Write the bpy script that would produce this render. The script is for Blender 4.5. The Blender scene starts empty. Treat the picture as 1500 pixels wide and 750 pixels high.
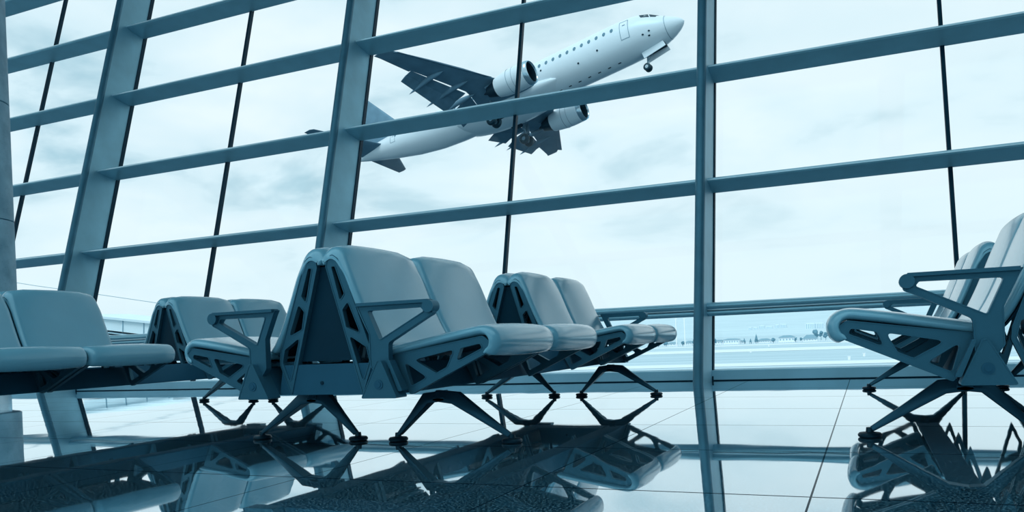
import bpy, bmesh, math, random
from mathutils import Vector, Matrix, geometry, noise
random.seed(7)
SC = bpy.context.scene
COL = SC.collection
PI = math.pi

# ------------------------------------------------------------------ materials
def srgb(r, g, b):
    f = lambda c: c/12.92 if c <= .04045 else ((c+.055)/1.055)**2.4
    return (f(r/255), f(g/255), f(b/255), 1)

def nodes(m):
    m.use_nodes = True
    return m.node_tree.nodes, m.node_tree.links, m.node_tree.nodes['Principled BSDF']

def mat(name, col, rough=.5, metal=0, spec=.5, var=.12, scale=6., bump=0., bscale=60., coat=0., stint=(.38, .82, 1, 1)):
    """procedural paint/leather/metal: colour varied by noise, optional fine bump"""
    m = bpy.data.materials.new(name)
    N, L, P = nodes(m)
    tc = N.new('ShaderNodeTexCoord')
    nz = N.new('ShaderNodeTexNoise'); nz.inputs['Scale'].default_value = scale; nz.inputs['Detail'].default_value = 4
    L.new(tc.outputs['Object'], nz.inputs['Vector'])
    r = N.new('ShaderNodeValToRGB')
    r.color_ramp.elements[0].position = .3; r.color_ramp.elements[1].position = .7
    r.color_ramp.elements[0].color = tuple(c*(1-var) for c in col[:3])+(1,)
    r.color_ramp.elements[1].color = tuple(min(1, c*(1+var)) for c in col[:3])+(1,)
    L.new(nz.outputs['Fac'], r.inputs['Fac']); L.new(r.outputs['Color'], P.inputs['Base Color'])
    P.inputs['Roughness'].default_value = rough; P.inputs['Metallic'].default_value = metal
    P.inputs['Specular IOR Level'].default_value = spec
    P.inputs['Specular Tint'].default_value = stint
    if coat: P.inputs['Coat Weight'].default_value = coat; P.inputs['Coat Roughness'].default_value = .2
    if bump:
        n2 = N.new('ShaderNodeTexNoise'); n2.inputs['Scale'].default_value = bscale; n2.inputs['Detail'].default_value = 3
        L.new(tc.outputs['Object'], n2.inputs['Vector'])
        b = N.new('ShaderNodeBump'); b.inputs['Strength'].default_value = bump; b.inputs['Distance'].default_value = .002
        L.new(n2.outputs['Fac'], b.inputs['Height']); L.new(b.outputs['Normal'], P.inputs['Normal'])
    return m

M = {}
M['leather'] = mat('grey_blue_leather', srgb(116, 170, 188), .22, 0, .6, .05, 3, .12, 220, coat=.5, stint=(.75, .95, 1, 1))
M['frame'] = mat('cast_grey_metal', srgb(56, 100, 118), .38, .35, .5, .06, 8, .15, 300)
M['arm'] = mat('armrest_metal', srgb(54, 98, 116), .4, .35, .5, .06, 8, .2, 350)
M['dark'] = mat('dark_plastic', srgb(10, 44, 60), .55, 0, .2, .1, 6)
M['beam'] = mat('painted_beam', srgb(42, 88, 110), .65, .1, .25, .08, 4)
M['leg'] = mat('dark_painted_leg', srgb(34, 72, 90), .35, .4, .5, .08, 6)
M['rubber'] = mat('black_rubber', srgb(8, 34, 48), .45, 0, .5, .1, 10)
M['steel'] = mat('grey_painted_steel', srgb(146, 190, 204), .45, .1, .5, .12, 3)
M['steel_dark'] = mat('gasket_and_shadow_line', srgb(10, 42, 58), .5, 0, .2)
M['alu'] = mat('aluminium_transom', srgb(150, 194, 208), .3, .25, .5, .06, 4)
M['wallp'] = mat('wall_paint', srgb(96, 132, 150), .8, 0, .3, .05, 1)
M['ceil'] = mat('ceiling_paint', srgb(80, 116, 134), .8, 0, .3, .05, 1)
M['sill'] = mat('pale_painted_sill', srgb(150, 192, 208), .5, .1, .4, .08, 3)
M['nose'] = mat('shade_painted_column_nose', srgb(74, 118, 136), .45, .2)  # darker tone paints the backlit shade of the column noses
M['glint'] = mat('painted_highlight_strip', srgb(205, 228, 236), .3, .3, .5, .02, 3, stint=(.9, 1, 1, 1))  # pale colour stands in for the bright reflection along the transoms
M['collar'] = mat('pale_steel_collar', srgb(190, 212, 222), .3, .6)
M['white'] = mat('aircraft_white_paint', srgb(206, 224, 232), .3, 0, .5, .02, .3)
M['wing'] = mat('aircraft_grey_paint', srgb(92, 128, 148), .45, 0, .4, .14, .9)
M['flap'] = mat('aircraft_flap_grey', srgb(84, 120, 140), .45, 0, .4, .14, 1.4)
M['lip'] = mat('polished_engine_lip', srgb(170, 196, 208), .25, .8)
M['acdark'] = mat('aircraft_dark_metal', srgb(18, 40, 54), .5, .2)
M['acline'] = mat('aircraft_panel_line', srgb(110, 142, 158), .5)
M['acwin'] = mat('aircraft_window', srgb(84, 124, 142), .2)
M['strut'] = mat('gear_strut_metal', srgb(120, 150, 165), .4, .4)

def concrete():
    m = bpy.data.materials.new('pillar_stone'); N, L, P = nodes(m)
    tc = N.new('ShaderNodeTexCoord')
    a = N.new('ShaderNodeTexNoise'); a.inputs['Scale'].default_value = 5; a.inputs['Detail'].default_value = 8
    v = N.new('ShaderNodeTexVoronoi'); v.inputs['Scale'].default_value = 38
    L.new(tc.outputs['Object'], a.inputs['Vector']); L.new(tc.outputs['Object'], v.inputs['Vector'])
    r = N.new('ShaderNodeValToRGB'); e = r.color_ramp.elements
    e[0].position = .3; e[0].color = srgb(112, 156, 174); e[1].position = .7; e[1].color = srgb(158, 198, 212)
    r2 = N.new('ShaderNodeValToRGB'); r2.color_ramp.elements[0].position = .06; r2.color_ramp.elements[1].position = .16
    r2.color_ramp.elements[0].color = (.35, .35, .35, 1)
    mx = N.new('ShaderNodeMix'); mx.data_type = 'RGBA'; mx.blend_type = 'MULTIPLY'; mx.inputs[0].default_value = .6
    L.new(a.outputs['Fac'], r.inputs['Fac']); L.new(v.outputs['Distance'], r2.inputs['Fac'])
    L.new(r.outputs['Color'], mx.inputs[6]); L.new(r2.outputs['Color'], mx.inputs[7]); L.new(mx.outputs[2], P.inputs['Base Color'])
    P.inputs['Roughness'].default_value = .6
    return m
M['stone'] = concrete()

def floor_mat():
    m = bpy.data.materials.new('polished_granite_tiles'); m.use_nodes = True
    N = m.node_tree.nodes; L = m.node_tree.links; N.clear()
    out = N.new('ShaderNodeOutputMaterial')
    tc = N.new('ShaderNodeTexCoord')
    n1 = N.new('ShaderNodeTexNoise'); n1.inputs['Scale'].default_value = 150; n1.inputs['Detail'].default_value = 3
    n2 = N.new('ShaderNodeTexNoise'); n2.inputs['Scale'].default_value = 2.2; n2.inputs['Detail'].default_value = 5
    for n in (n1, n2): L.new(tc.outputs['Object'], n.inputs['Vector'])
    r = N.new('ShaderNodeValToRGB'); e = r.color_ramp.elements
    e[0].position = .40; e[0].color = srgb(4, 42, 60); e[1].position = .62; e[1].color = srgb(150, 200, 218)
    e2 = r.color_ramp.elements.new(.52); e2.color = srgb(52, 108, 130)
    L.new(n1.outputs['Fac'], r.inputs['Fac'])
    # tile joints from a 0.75 m grid
    mp = N.new('ShaderNodeMapping'); mp.inputs['Location'].default_value = (.14, -2.05+.75*12, 0)
    L.new(tc.outputs['Object'], mp.inputs['Vector'])
    sp = N.new('ShaderNodeSeparateXYZ'); L.new(mp.outputs['Vector'], sp.inputs[0])
    masks = []
    for ax in ('X', 'Y'):
        pp = N.new('ShaderNodeMath'); pp.operation = 'PINGPONG'; pp.inputs[1].default_value = .375
        L.new(sp.outputs[ax], pp.inputs[0])
        lt = N.new('ShaderNodeMath'); lt.operation = 'LESS_THAN'; lt.inputs[1].default_value = .0026 if ax == 'X' else .005
        L.new(pp.outputs[0], lt.inputs[0]); masks.append(lt)
    mxm = N.new('ShaderNodeMath'); mxm.operation = 'MAXIMUM'
    L.new(masks[0].outputs[0], mxm.inputs[0]); L.new(masks[1].outputs[0], mxm.inputs[1])
    cm = N.new('ShaderNodeMix'); cm.data_type = 'RGBA'
    cm.inputs[7].default_value = srgb(16, 38, 50)
    L.new(mxm.outputs[0], cm.inputs[0]); L.new(r.outputs['Color'], cm.inputs[6])
    dif = N.new('ShaderNodeBsdfDiffuse'); L.new(cm.outputs[2], dif.inputs['Color'])
    gl = N.new('ShaderNodeBsdfGlossy'); gl.inputs['Color'].default_value = (.93, .98, 1, 1)
    rr = N.new('ShaderNodeMapRange'); rr.inputs[1].default_value = .3; rr.inputs[2].default_value = .75
    rr.inputs[3].default_value = .012; rr.inputs[4].default_value = .035
    L.new(n2.outputs['Fac'], rr.inputs[0]); L.new(rr.outputs[0], gl.inputs['Roughness'])
    n3 = N.new('ShaderNodeTexNoise'); n3.inputs['Scale'].default_value = 3.2; n3.inputs['Detail'].default_value = 1
    L.new(tc.outputs['Object'], n3.inputs['Vector'])
    bp = N.new('ShaderNodeBump'); bp.inputs['Strength'].default_value = .35; bp.inputs['Distance'].default_value = .0012
    L.new(n3.outputs['Fac'], bp.inputs['Height']); L.new(bp.outputs['Normal'], gl.inputs['Normal'])
    lw = N.new('ShaderNodeLayerWeight'); lw.inputs['Blend'].default_value = .5
    fr = N.new('ShaderNodeMapRange'); fr.inputs[1].default_value = .46; fr.inputs[2].default_value = .955
    fr.inputs[3].default_value = .15; fr.inputs[4].default_value = 1.0
    L.new(lw.outputs['Facing'], fr.inputs[0])
    sb = N.new('ShaderNodeMath'); sb.operation = 'MULTIPLY_ADD'; sb.inputs[1].default_value = -.65
    L.new(mxm.outputs[0], sb.inputs[0]); L.new(fr.outputs[0], sb.inputs[2]); sb.use_clamp = True
    ms = N.new('ShaderNodeMixShader'); L.new(sb.outputs[0], ms.inputs[0]); L.new(dif.outputs[0], ms.inputs[1]); L.new(gl.outputs[0], ms.inputs[2])
    L.new(ms.outputs[0], out.inputs['Surface'])
    return m
M['floor'] = floor_mat()

def glass_mat():
    m = bpy.data.materials.new('clear_window_glass'); m.use_nodes = True
    N = m.node_tree.nodes; L = m.node_tree.links; N.clear()
    out = N.new('ShaderNodeOutputMaterial')
    tr = N.new('ShaderNodeBsdfTransparent'); tr.inputs['Color'].default_value = (.965, .985, .99, 1)
    gl = N.new('ShaderNodeBsdfGlossy'); gl.inputs['Roughness'].default_value = .01
    ms = N.new('ShaderNodeMixShader'); ms.inputs[0].default_value = .009; L.new(tr.outputs[0], ms.inputs[1]); L.new(gl.outputs[0], ms.inputs[2])
    L.new(ms.outputs[0], out.inputs['Surface'])
    return m
M['glass'] = glass_mat()

def ground_mat(name, c0, c1, sx, sy):
    m = bpy.data.materials.new(name); N, L, P = nodes(m)
    tc = N.new('ShaderNodeTexCoord'); mp = N.new('ShaderNodeMapping'); mp.inputs['Scale'].default_value = (sx, sy, 1)
    L.new(tc.outputs['Object'], mp.inputs['Vector'])
    n = N.new('ShaderNodeTexNoise'); n.inputs['Scale'].default_value = 1; n.inputs['Detail'].default_value = 5
    L.new(mp.outputs['Vector'], n.inputs['Vector'])
    r = N.new('ShaderNodeValToRGB'); r.color_ramp.elements[0].position = .32; r.color_ramp.elements[1].position = .66
    r.color_ramp.elements[0].color = c0; r.color_ramp.elements[1].color = c1
    L.new(n.outputs['Fac'], r.inputs['Fac']); L.new(r.outputs['Color'], P.inputs['Base Color'])
    P.inputs['Roughness'].default_value = .9; P.inputs['Specular IOR Level'].default_value = .1
    return m
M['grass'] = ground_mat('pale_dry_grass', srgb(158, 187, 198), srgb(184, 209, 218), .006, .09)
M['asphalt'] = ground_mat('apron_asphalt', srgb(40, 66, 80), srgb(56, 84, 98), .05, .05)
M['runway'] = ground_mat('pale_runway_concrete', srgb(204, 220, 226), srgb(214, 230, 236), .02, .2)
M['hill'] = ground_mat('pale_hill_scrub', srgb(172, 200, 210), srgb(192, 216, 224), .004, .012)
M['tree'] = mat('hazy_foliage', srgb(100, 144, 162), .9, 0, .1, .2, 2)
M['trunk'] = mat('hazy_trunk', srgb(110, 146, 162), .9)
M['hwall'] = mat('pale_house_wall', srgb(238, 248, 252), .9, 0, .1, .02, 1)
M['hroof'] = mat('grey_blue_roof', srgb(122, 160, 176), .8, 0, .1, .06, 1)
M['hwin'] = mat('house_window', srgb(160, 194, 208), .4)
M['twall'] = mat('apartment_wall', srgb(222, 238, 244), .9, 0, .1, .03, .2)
M['mast'] = mat('white_mast', srgb(245, 252, 255), .6)
M['bridge'] = mat('jet_bridge_panel', srgb(206, 230, 238), .5, 0, .4, .03, .5)
M['bridge_d'] = mat('jet_bridge_trim', srgb(150, 186, 200), .5)

# ------------------------------------------------------------------ helpers
def tag(o, label=None, cat=None, group=None, kind=None):
    if label: o['label'] = label
    if cat: o['category'] = cat
    if group: o['group'] = group
    if kind: o['kind'] = kind
    return o

def obj(name, bm, m, parent=None, smooth=True, ang=35, bevel=0, seg=2, recalc=True):
    if recalc: bmesh.ops.recalc_face_normals(bm, faces=bm.faces)
    me = bpy.data.meshes.new(name); bm.to_mesh(me); bm.free()
    if smooth:
        me.polygons.foreach_set('use_smooth', [True]*len(me.polygons))
        try: me.set_sharp_from_angle(angle=math.radians(ang))
        except Exception: pass
    mats = m if isinstance(m, (list, tuple)) else [m]
    for k in mats: me.materials.append(k)
    o = bpy.data.objects.new(name, me); COL.objects.link(o)
    if parent: o.parent = parent
    if bevel:
        b = o.modifiers.new('bevel', 'BEVEL'); b.width = bevel; b.segments = seg; b.limit_method = 'ANGLE'; b.angle_limit = math.radians(40)
        b.harden_normals = False
    return o

def empty(name, loc=(0, 0, 0), rz=0, label=None, cat=None, group=None):
    o = bpy.data.objects.new(name, None); COL.objects.link(o)
    o.location = loc; o.rotation_euler = (0, 0, rz); o.empty_display_size = .2
    return tag(o, label, cat, group)

def box(bm, c, s, rot=None, mi=0):
    M4 = Matrix.Translation(Vector(c)) @ ((rot.to_4x4() if rot else Matrix()) @ Matrix.Diagonal((s[0], s[1], s[2], 1)))
    r = bmesh.ops.create_cube(bm, size=1, matrix=M4)
    fs = set()
    for v in r['verts']:
        for f in v.link_faces: fs.add(f)
    for f in fs: f.material_index = mi
    return r

def tube(bm, p0, p1, r0, r1=None, seg=16, caps=True):
    p0, p1 = Vector(p0), Vector(p1); d = p1-p0
    if r1 is None: r1 = r0
    q = d.to_track_quat('Z', 'Y').to_matrix().to_4x4()
    bmesh.ops.create_cone(bm, cap_ends=caps, segments=seg, radius1=r0, radius2=r1, depth=d.length,
                          matrix=Matrix.Translation((p0+p1)/2) @ q)

def loft(bm, rings, closed=True, cap=True):
    """rings: list of lists of coordinates"""
    vs = [[bm.verts.new(p) for p in r] for r in rings]
    n = len(vs[0])
    for a, b in zip(vs, vs[1:]):
        for i in range(n if closed else n-1):
            j = (i+1) % n
            bm.faces.new((a[i], a[j], b[j], b[i]))
    if cap:
        bm.faces.new(vs[0][::-1]); bm.faces.new(vs[-1])
    return vs

def lathe(bm, prof, axis='Z', seg=32, center=(0, 0, 0), close=False):
    rings = []
    for (r, z) in prof:
        ring = []
        for i in range(seg):
            a = 2*PI*i/seg
            if axis == 'Z': p = (r*math.cos(a), r*math.sin(a), z)
            else: p = (z, r*math.cos(a), r*math.sin(a))
            ring.append(Vector(p)+Vector(center))
        rings.append(ring)
    loft(bm, rings, True, not close)
    return bm

def rounded(poly, r, seg=4):
    """fillet a 2D polygon"""
    out = []; n = len(poly)
    for i in range(n):
        rr = r[i] if isinstance(r, (list, tuple)) else r
        a, b, c = Vector(poly[i-1]), Vector(poly[i]), Vector(poly[(i+1) % n])
        u, v = (a-b), (c-b); lu, lv = u.length, v.length; u.normalize(); v.normalize()
        ang = u.angle(v)
        if rr <= 0 or ang > math.radians(172): out.append(tuple(b)); continue
        t = min(rr/math.tan(ang/2), .45*lu, .45*lv)
        p, q = b+u*t, b+v*t
        for k in range(seg+1):
            s = k/seg
            w = (1-s)**2*p+2*s*(1-s)*b+s*s*q
            out.append((w.x, w.y))
    return out

def plate(bm, outer, holes, y0, y1, tf=lambda s, y, z: (s, y, z)):
    """polygon with holes in the (s,z) plane extruded from y0 to y1"""
    loops = [outer]+holes
    tris = geometry.tessellate_polygon([[Vector((p[0], p[1], 0)) for p in l] for l in loops])
    flat = [p for l in loops for p in l]
    A = [bm.verts.new(tf(p[0], y0, p[1])) for p in flat]
    B = [bm.verts.new(tf(p[0], y1, p[1])) for p in flat]
    for t in tris:
        try: bm.faces.new([A[i] for i in t]); bm.faces.new([B[i] for i in reversed(t)])
        except ValueError: pass
    k = 0
    for l in loops:
        n = len(l)
        for i in range(n):
            j = (i+1) % n
            try: bm.faces.new((A[k+i], A[k+j], B[k+j], B[k+i]))
            except ValueError: pass
        k += n
    return bm

def spline(pts, n):
    """Catmull-Rom resample"""
    P = [Vector(p) for p in pts]; P = [P[0]*2-P[1]]+P+[P[-1]*2-P[-2]]
    out = []
    m = len(P)-3
    for k in range(n+1):
        t = k/n*m; i = min(int(t), m-1); u = t-i
        a, b, c, d = P[i:i+4]
        out.append(.5*((2*b)+(c-a)*u+(2*a-5*b+4*c-d)*u*u+(3*b-a-3*c+d)*u**3))
    return out

def copy_part(o, parent, mtx=None):
    c = o.copy(); COL.objects.link(c); c.parent = parent
    if mtx is not None: c.matrix_basis = mtx @ o.matrix_basis
    for ch in o.children:
        d = ch.copy(); COL.objects.link(d); d.parent = c
    return c

# ------------------------------------------------------------------ camera (eye 0.405 m above the floor)
F_PX = 1185.4; PPY = 500.
roll, pitch, yaw = .0407, -.0021, .4149
Fv = Vector((-math.sin(yaw)*math.cos(pitch), math.cos(yaw)*math.cos(pitch), math.sin(pitch)))
R0 = Vector((math.cos(yaw), math.sin(yaw), 0)); U0 = R0.cross(Fv)
Rv = math.cos(roll)*R0-math.sin(roll)*U0; Uv = math.sin(roll)*R0+math.cos(roll)*U0
cd = bpy.data.cameras.new('camera'); cam = bpy.data.objects.new('camera', cd); COL.objects.link(cam)
mw = Matrix((( Rv.x, Uv.x, -Fv.x, 0), (Rv.y, Uv.y, -Fv.y, 0), (Rv.z, Uv.z, -Fv.z, .405), (0, 0, 0, 1)))
cam.matrix_world = mw
cd.sensor_width = 36; cd.sensor_fit = 'HORIZONTAL'; cd.lens = F_PX/1500*36
cd.shift_y = (PPY-375)/1500; cd.clip_start = .05; cd.clip_end = 20000
SC.camera = cam

# ------------------------------------------------------------------ setting
YF, EPS, H = 6.752, .2665, 8.0          # glass line at the floor, outward lean, hall height
XL, XR, YB = -16.0, 9.0, -8.0
def struct(name, bm, m, **k):
    return tag(obj(name, bm, m, **k), kind='structure')

bm = bmesh.new(); box(bm, ((XL+XR)/2, (YB+6.99)/2, -.15), (XR-XL, 6.99-YB, .3)); struct('floor', bm, M['floor'], smooth=False)
yt = YF+EPS*H
bm = bmesh.new(); box(bm, ((XL+XR)/2, (YB+yt+.2)/2, H+.15), (XR-XL, yt+.2-YB, .3)); struct('ceiling', bm, M['ceil'], smooth=False)
bm = bmesh.new(); box(bm, ((XL+XR)/2, YB-.15, H/2), (XR-XL, .3, H)); struct('wall_back', bm, M['wallp'], smooth=False)
for nm, x in (('wall_right', XR+.15),):
    bm = bmesh.new()
    plate(bm, [(YB, -.3), (YF+.25, -.3), (YF+.25, 0), (yt+.25, H), (YB, H)], [], x-.15, x+.15, lambda s, y, z: (y, s, z))
    struct(nm, bm, M['wallp'], smooth=False)

# left end of the hall: unseen glazing added above a low wall for side daylight
bm = bmesh.new(); box(bm, (XL-.15, (YB+YF)/2, .2), (.3, YF-YB, .4)); struct('wall_left', bm, M['wallp'], smooth=False)
bm = bmesh.new(); plate(bm, [(YB, .4), (YF+.1, .4), (yt, H), (YB, H)], [], XL-.16, XL-.15, lambda s, y, z: (y, s, z)); struct('window_40', bm, M['glass'], smooth=False)

def leanbox(bm, x0, x1, d0, d1, z0, z1):
    """prism following the leaning glass; d = distance inwards from the glass"""
    v = []
    for z in (z0, z1):
        for (x, d) in ((x0, d0), (x1, d0), (x1, d1), (x0, d1)):
            v.append(bm.verts.new((x, YF+EPS*z-d, z)))
    for q in ((0, 1, 2, 3), (7, 6, 5, 4), (0, 4, 5, 1), (1, 5, 6, 2), (2, 6, 7, 3), (3, 7, 4, 0)):
        bm.faces.new([v[i] for i in q])

COLS = [-12.44, -8.72, -5.02, -1.222, 2.53, 6.28]
THIN = [-14.3, -10.48, -6.86, -3.14, .63, 4.4, 8.1]
ti = 1
for x in COLS:
    bm = bmesh.new()
    leanbox(bm, x-.034, x+.034, .44, .02, 0, H)
    # rounded nose bar along the inner edge, its shade put into a darker material
    rings = []
    for z in (0.0, H):
        rings.append([(x+.04*math.cos(a), YF+EPS*z-.44+.045*math.sin(a), z) for a in [2*PI*i/16 for i in range(16)]])
    nf = len(bm.faces); loft(bm, rings)
    for f_ in list(bm.faces)[nf:]: f_.material_index = 1
    nf = len(bm.faces); leanbox(bm, x-.046, x+.046, .02, -.03, 0, H)
    for f_ in list(bm.faces)[nf:]: f_.material_index = 2
    o = struct('trim_%d' % ti, bm, [M['steel'], M['nose'], M['steel_dark']]); ti += 1
    tag(o, 'tall grey steel fin column carrying the leaning glass front')
for x in THIN:
    bm = bmesh.new(); leanbox(bm, x-.015, x+.015, .03, -.02, .09, H)
    struct('trim_%d' % ti, bm, M['steel_dark'], smooth=False); ti += 1

def bull(bm, x0, x1, zc, dc, a, b, n=28):
    rings = []
    for x in (x0, x1):
        r = []
        for i in range(n):
            t = 2*PI*i/n
            # super-ellipse with a flat strip near the top of the nose
            c, s = math.cos(t), math.sin(t)
            z = zc+b*math.copysign(abs(s)**.85, s)
            r.append((x, YF+EPS*zc-dc+a*math.copysign(abs(c)**.8, c), z))
        rings.append(r)
    loft(bm, rings)
LEV = [1.65, 2.68, 3.69, 4.65, 5.65, 6.65]
for zc in LEV:
    bm = bmesh.new()
    bl = rounded([(.02, .046), (.275, .046), (.306, .028), (.288, .010), (.21, -.010), (.12, -.030), (.02, -.044)], [0, .02, .012, .02, .05, .05, 0], 4)
    loft(bm, [[(x, YF+EPS*zc-d, zc+z) for d, z in bl] for x in (XL, XR)])
    box(bm, ((XL+XR)/2, YF+EPS*zc-.298, zc+.026), (XR-XL, .020, .012), mi=1)  # pale strip paints the highlight line along the transom nose
    struct('trim_%d' % ti, bm, [M['alu'], M['glint']], ang=50); ti += 1
# handrail: two stacked bars in front of the glass
bm = bmesh.new(); bull(bm, XL, XR, .612, .2, .1, .030); bull(bm, XL, XR, .555, .17, .09, .024)
box(bm, ((XL+XR)/2, YF+.155-.21, .582), (XR-XL, .10, .010), mi=1)  # same painted highlight strip fills the gap between the bars
struct('trim_%d' % ti, bm, [M['alu'], M['glint']], ang=50); ti += 1
# sill
bm = bmesh.new(); box(bm, ((XL+XR)/2, YF+.12, .043), (XR-XL, .26, .086)); box(bm, ((XL+XR)/2, YF+.12, .004), (XR-XL, .272, .008), mi=1); struct('baseboard_front', bm, [M['sill'], M['steel_dark']], smooth=False, bevel=.004)  # thin dark strip at the foot painted as a shadow line
# glass panes
xs = sorted(COLS+THIN+[XL, XR])
for i, (a, b) in enumerate(zip(xs, xs[1:])):
    bm = bmesh.new(); leanbox(bm, a+.02, b-.02, .006, -.006, .08, H)
    struct('window_%d' % (i+1), bm, M['glass'], smooth=False)

# pillar at the left edge of the picture
PX, PYc, PR = -7.66, 4.92, .35
pil = empty('stone_pillar', (PX, PYc, 0), 0, 'round speckled stone pillar cut by the left edge of the picture', 'pillar'); pil['kind'] = 'structure'
zs = [.085, .62, 1.72, 2.83, 3.94, 5.05, 6.16, 7.3, 8.0]
for a, b in zip(zs, zs[1:]):
    bm = bmesh.new(); lathe(bm, [(PR-.012, a), (PR, a+.006), (PR, b-.008), (PR-.012, b-.002)], seg=64); obj('stone_drum', bm, M['stone'], pil, ang=60)
bm = bmesh.new(); lathe(bm, [(PR-.08, 0), (PR-.08, .09)], seg=64); obj('base_collar', bm, M['collar'], pil)

# ------------------------------------------------------------------ benches
W = .584
back_c = [(.014, .722), (.011, .748), (.022, .772), (.047, .782), (.072, .768), (.092, .725), (.126, .64), (.163, .55), (.198, .475), (.232, .418), (.256, .392)]
seat_c = [(.262, .376), (.32, .384), (.42, .402), (.52, .420), (.61, .435), (.672, .442), (.706, .432), (.721, .408), (.715, .380), (.692, .364)]
def sstep(x, a, b):
    t = max(0, min(1, (x-a)/(b-a))); return t*t*(3-2*t)
def cushion(name, pts, th, kind, parent):
    C = spline(pts, 44); n = len(C)
    nrm = []
    for i in range(n):
        t = C[min(i+1, n-1)]-C[max(i-1, 0)]; t.normalize(); nrm.append(Vector((-t.y, t.x)))
    half = (W-.012)/2; r = .032
    ys = []
    for k in range(9): ys.append(-half+r*(1-math.cos(k/8*PI/2)))
    for k in range(1, 6): ys.append(-half+r+(2*half-2*r)*k/6)
    ys += [-y for y in reversed(ys[:9])]
    bm = bmesh.new(); rings = []
    sgn = 1 if kind == 'back' else 1
    for y in ys:
        e = max(0, (abs(y)-(half-r))/r); k = max(.12, math.sqrt(max(0, 1-e*e)))
        e2 = max(0, (abs(y)-(half-.085))/.085); sh = 1-math.sqrt(max(0, 1-e2*e2*.96))
        up, lo = [], []
        for i in range(n):
            p = C[i].copy(); N_ = nrm[i]
            if kind == 'back':
                p.y -= .048*sh*sstep(p.y, .66, .78)*sstep(i/n, .03, .2)
                f = math.sin(min(1, i/n*1.1)*PI)*.010*(1-min(1, (y/half)**2))     # soft crown
            else:
                p.x -= .022*sh*sstep(p.x, .62, .72)
                f = .008*(1-(y/half)**2)
            endk = min(1, math.sqrt(max(0, 1-(1-min(1, min(i, n-1-i)/3+.12))**2)))
            h = th/2*k*endk
            up.append((p+N_*(h+f*k), y)); lo.append((p-N_*h, y))
        ring = [(q.x, y, q.y) for q, y in up]+[(q.x, y, q.y) for q, y in reversed(lo)]
        rings.append(ring)
    loft(bm, rings)
    bmesh.ops.translate(bm, verts=bm.verts, vec=(0, W/2, 0))
    return obj(name, bm, M['leather'], parent, ang=80)

seat_outer = rounded([(.374, .218), (.690, .362), (.708, .398), (.676, .424), (.298, .366), (.318, .325)], [.01, .03, .02, .02, .01, .01], 5)
seat_holes = [rounded([(.353, .340), (.446, .281), (.378, .250)], .009),
              rounded([(.394, .346), (.560, .378), (.528, .316), (.484, .296)], .009),
              rounded([(.588, .382), (.664, .396), (.672, .380), (.567, .334)], .009)]
back_outer = rounded([(.166, .218), (.218, .345), (.214, .385), (.118, .640), (.078, .742), (.052, .760), (.026, .745), (.020, .712)], [.004, .02, .02, .05, .02, .015, .012, .005], 4)
back_holes = [rounded([(.046, .712), (.062, .712), (.100, .606), (.080, .580)], .006),
              rounded([(.090, .545), (.115, .574), (.166, .452), (.104, .478)], .008),
              rounded([(.116, .446), (.190, .400), (.202, .350), (.170, .270)], .008)]
def lips(bm, loops, y0, y1, w=.0034, hgt=.0022):
    """raised rims along the outline and round every opening of a cast frame"""
    def area_(l): return sum(l[i-1][0]*l[i][1]-l[i][0]*l[i-1][1] for i in range(len(l)))
    for k, l in enumerate(loops):
        sgn = 1 if area_(l) > 0 else -1
        if k: sgn = -sgn                       # openings: rim lies outside the hole
        n = len(l); off = []
        for i in range(n):
            a, b, c = Vector(l[i-1]), Vector(l[i]), Vector(l[(i+1) % n])
            t = (c-a)
            if t.length < 1e-7: t = Vector((1, 0))
            t.normalize(); nn = Vector((-t.y, t.x))*sgn
            off.append((b.x+nn.x*w, b.y+nn.y*w))
        for (yb, yt_) in ((y0, y0-hgt), (y1, y1+hgt)):
            V = [[bm.verts.new((p[0], y, p[1])) for p in q] for (q, y) in ((l, yb), (l, yt_), (off, yt_), (off, yb))]
            for a, b in zip(V, V[1:]):
                for i in range(n): bm.faces.new((a[i], a[(i+1) % n], b[(i+1) % n], b[i]))
def seat_frame(parent, y):
    bm = bmesh.new(); plate(bm, seat_outer, seat_holes, y-.010, y+.010); lips(bm, [seat_outer]+seat_holes, y-.010, y+.010)
    return obj('seat_frame', bm, M['frame'], parent, smooth=False, bevel=.0008, seg=1)
def back_frame(parent, y):
    bm = bmesh.new(); plate(bm, back_outer, back_holes, y-.010, y+.010); lips(bm, [back_outer]+back_holes, y-.010, y+.010)
    return obj('back_frame', bm, M['frame'], parent, smooth=False, bevel=.0008, seg=1)

def strip(pts, th, y0, y1, off):
    C = spline(pts, 20); bm = bmesh.new(); a, b = [], []
    n = len(C)
    for i in range(n):
        t = C[min(i+1, n-1)]-C[max(i-1, 0)]; t.normalize(); N_ = Vector((-t.y, t.x))
        a.append(C[i]+N_*off); b.append(C[i]+N_*(off-th))
    poly = a+b[::-1]
    loft(bm, [[(p.x, y, p.y) for p in poly] for y in (y0, y1)])
    return bm

arm_outer = rounded([(.185, .558), (.492, .558), (.514, .540), (.508, .508), (.486, .498), (.322, .412), (.320, .290), (.262, .300), (.240, .330), (.240, .445), (.196, .540)],
                    [.003, .018, .012, .012, .015, .02, .01, .01, .01, .02, .005], 5)
arm_hole = rounded([(.236, .532), (.462, .534), (.474, .520), (.284, .424)], [.008, .008, .006, .008])
cap_outer = rounded([(.286, .350), (.303, .350), (.366, .212), (.212, .212)], [.01, .01, .006, .006])
beam_poly = [(.290, .335), (.300, .335), (.352, .224), (.226, .224)]

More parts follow.
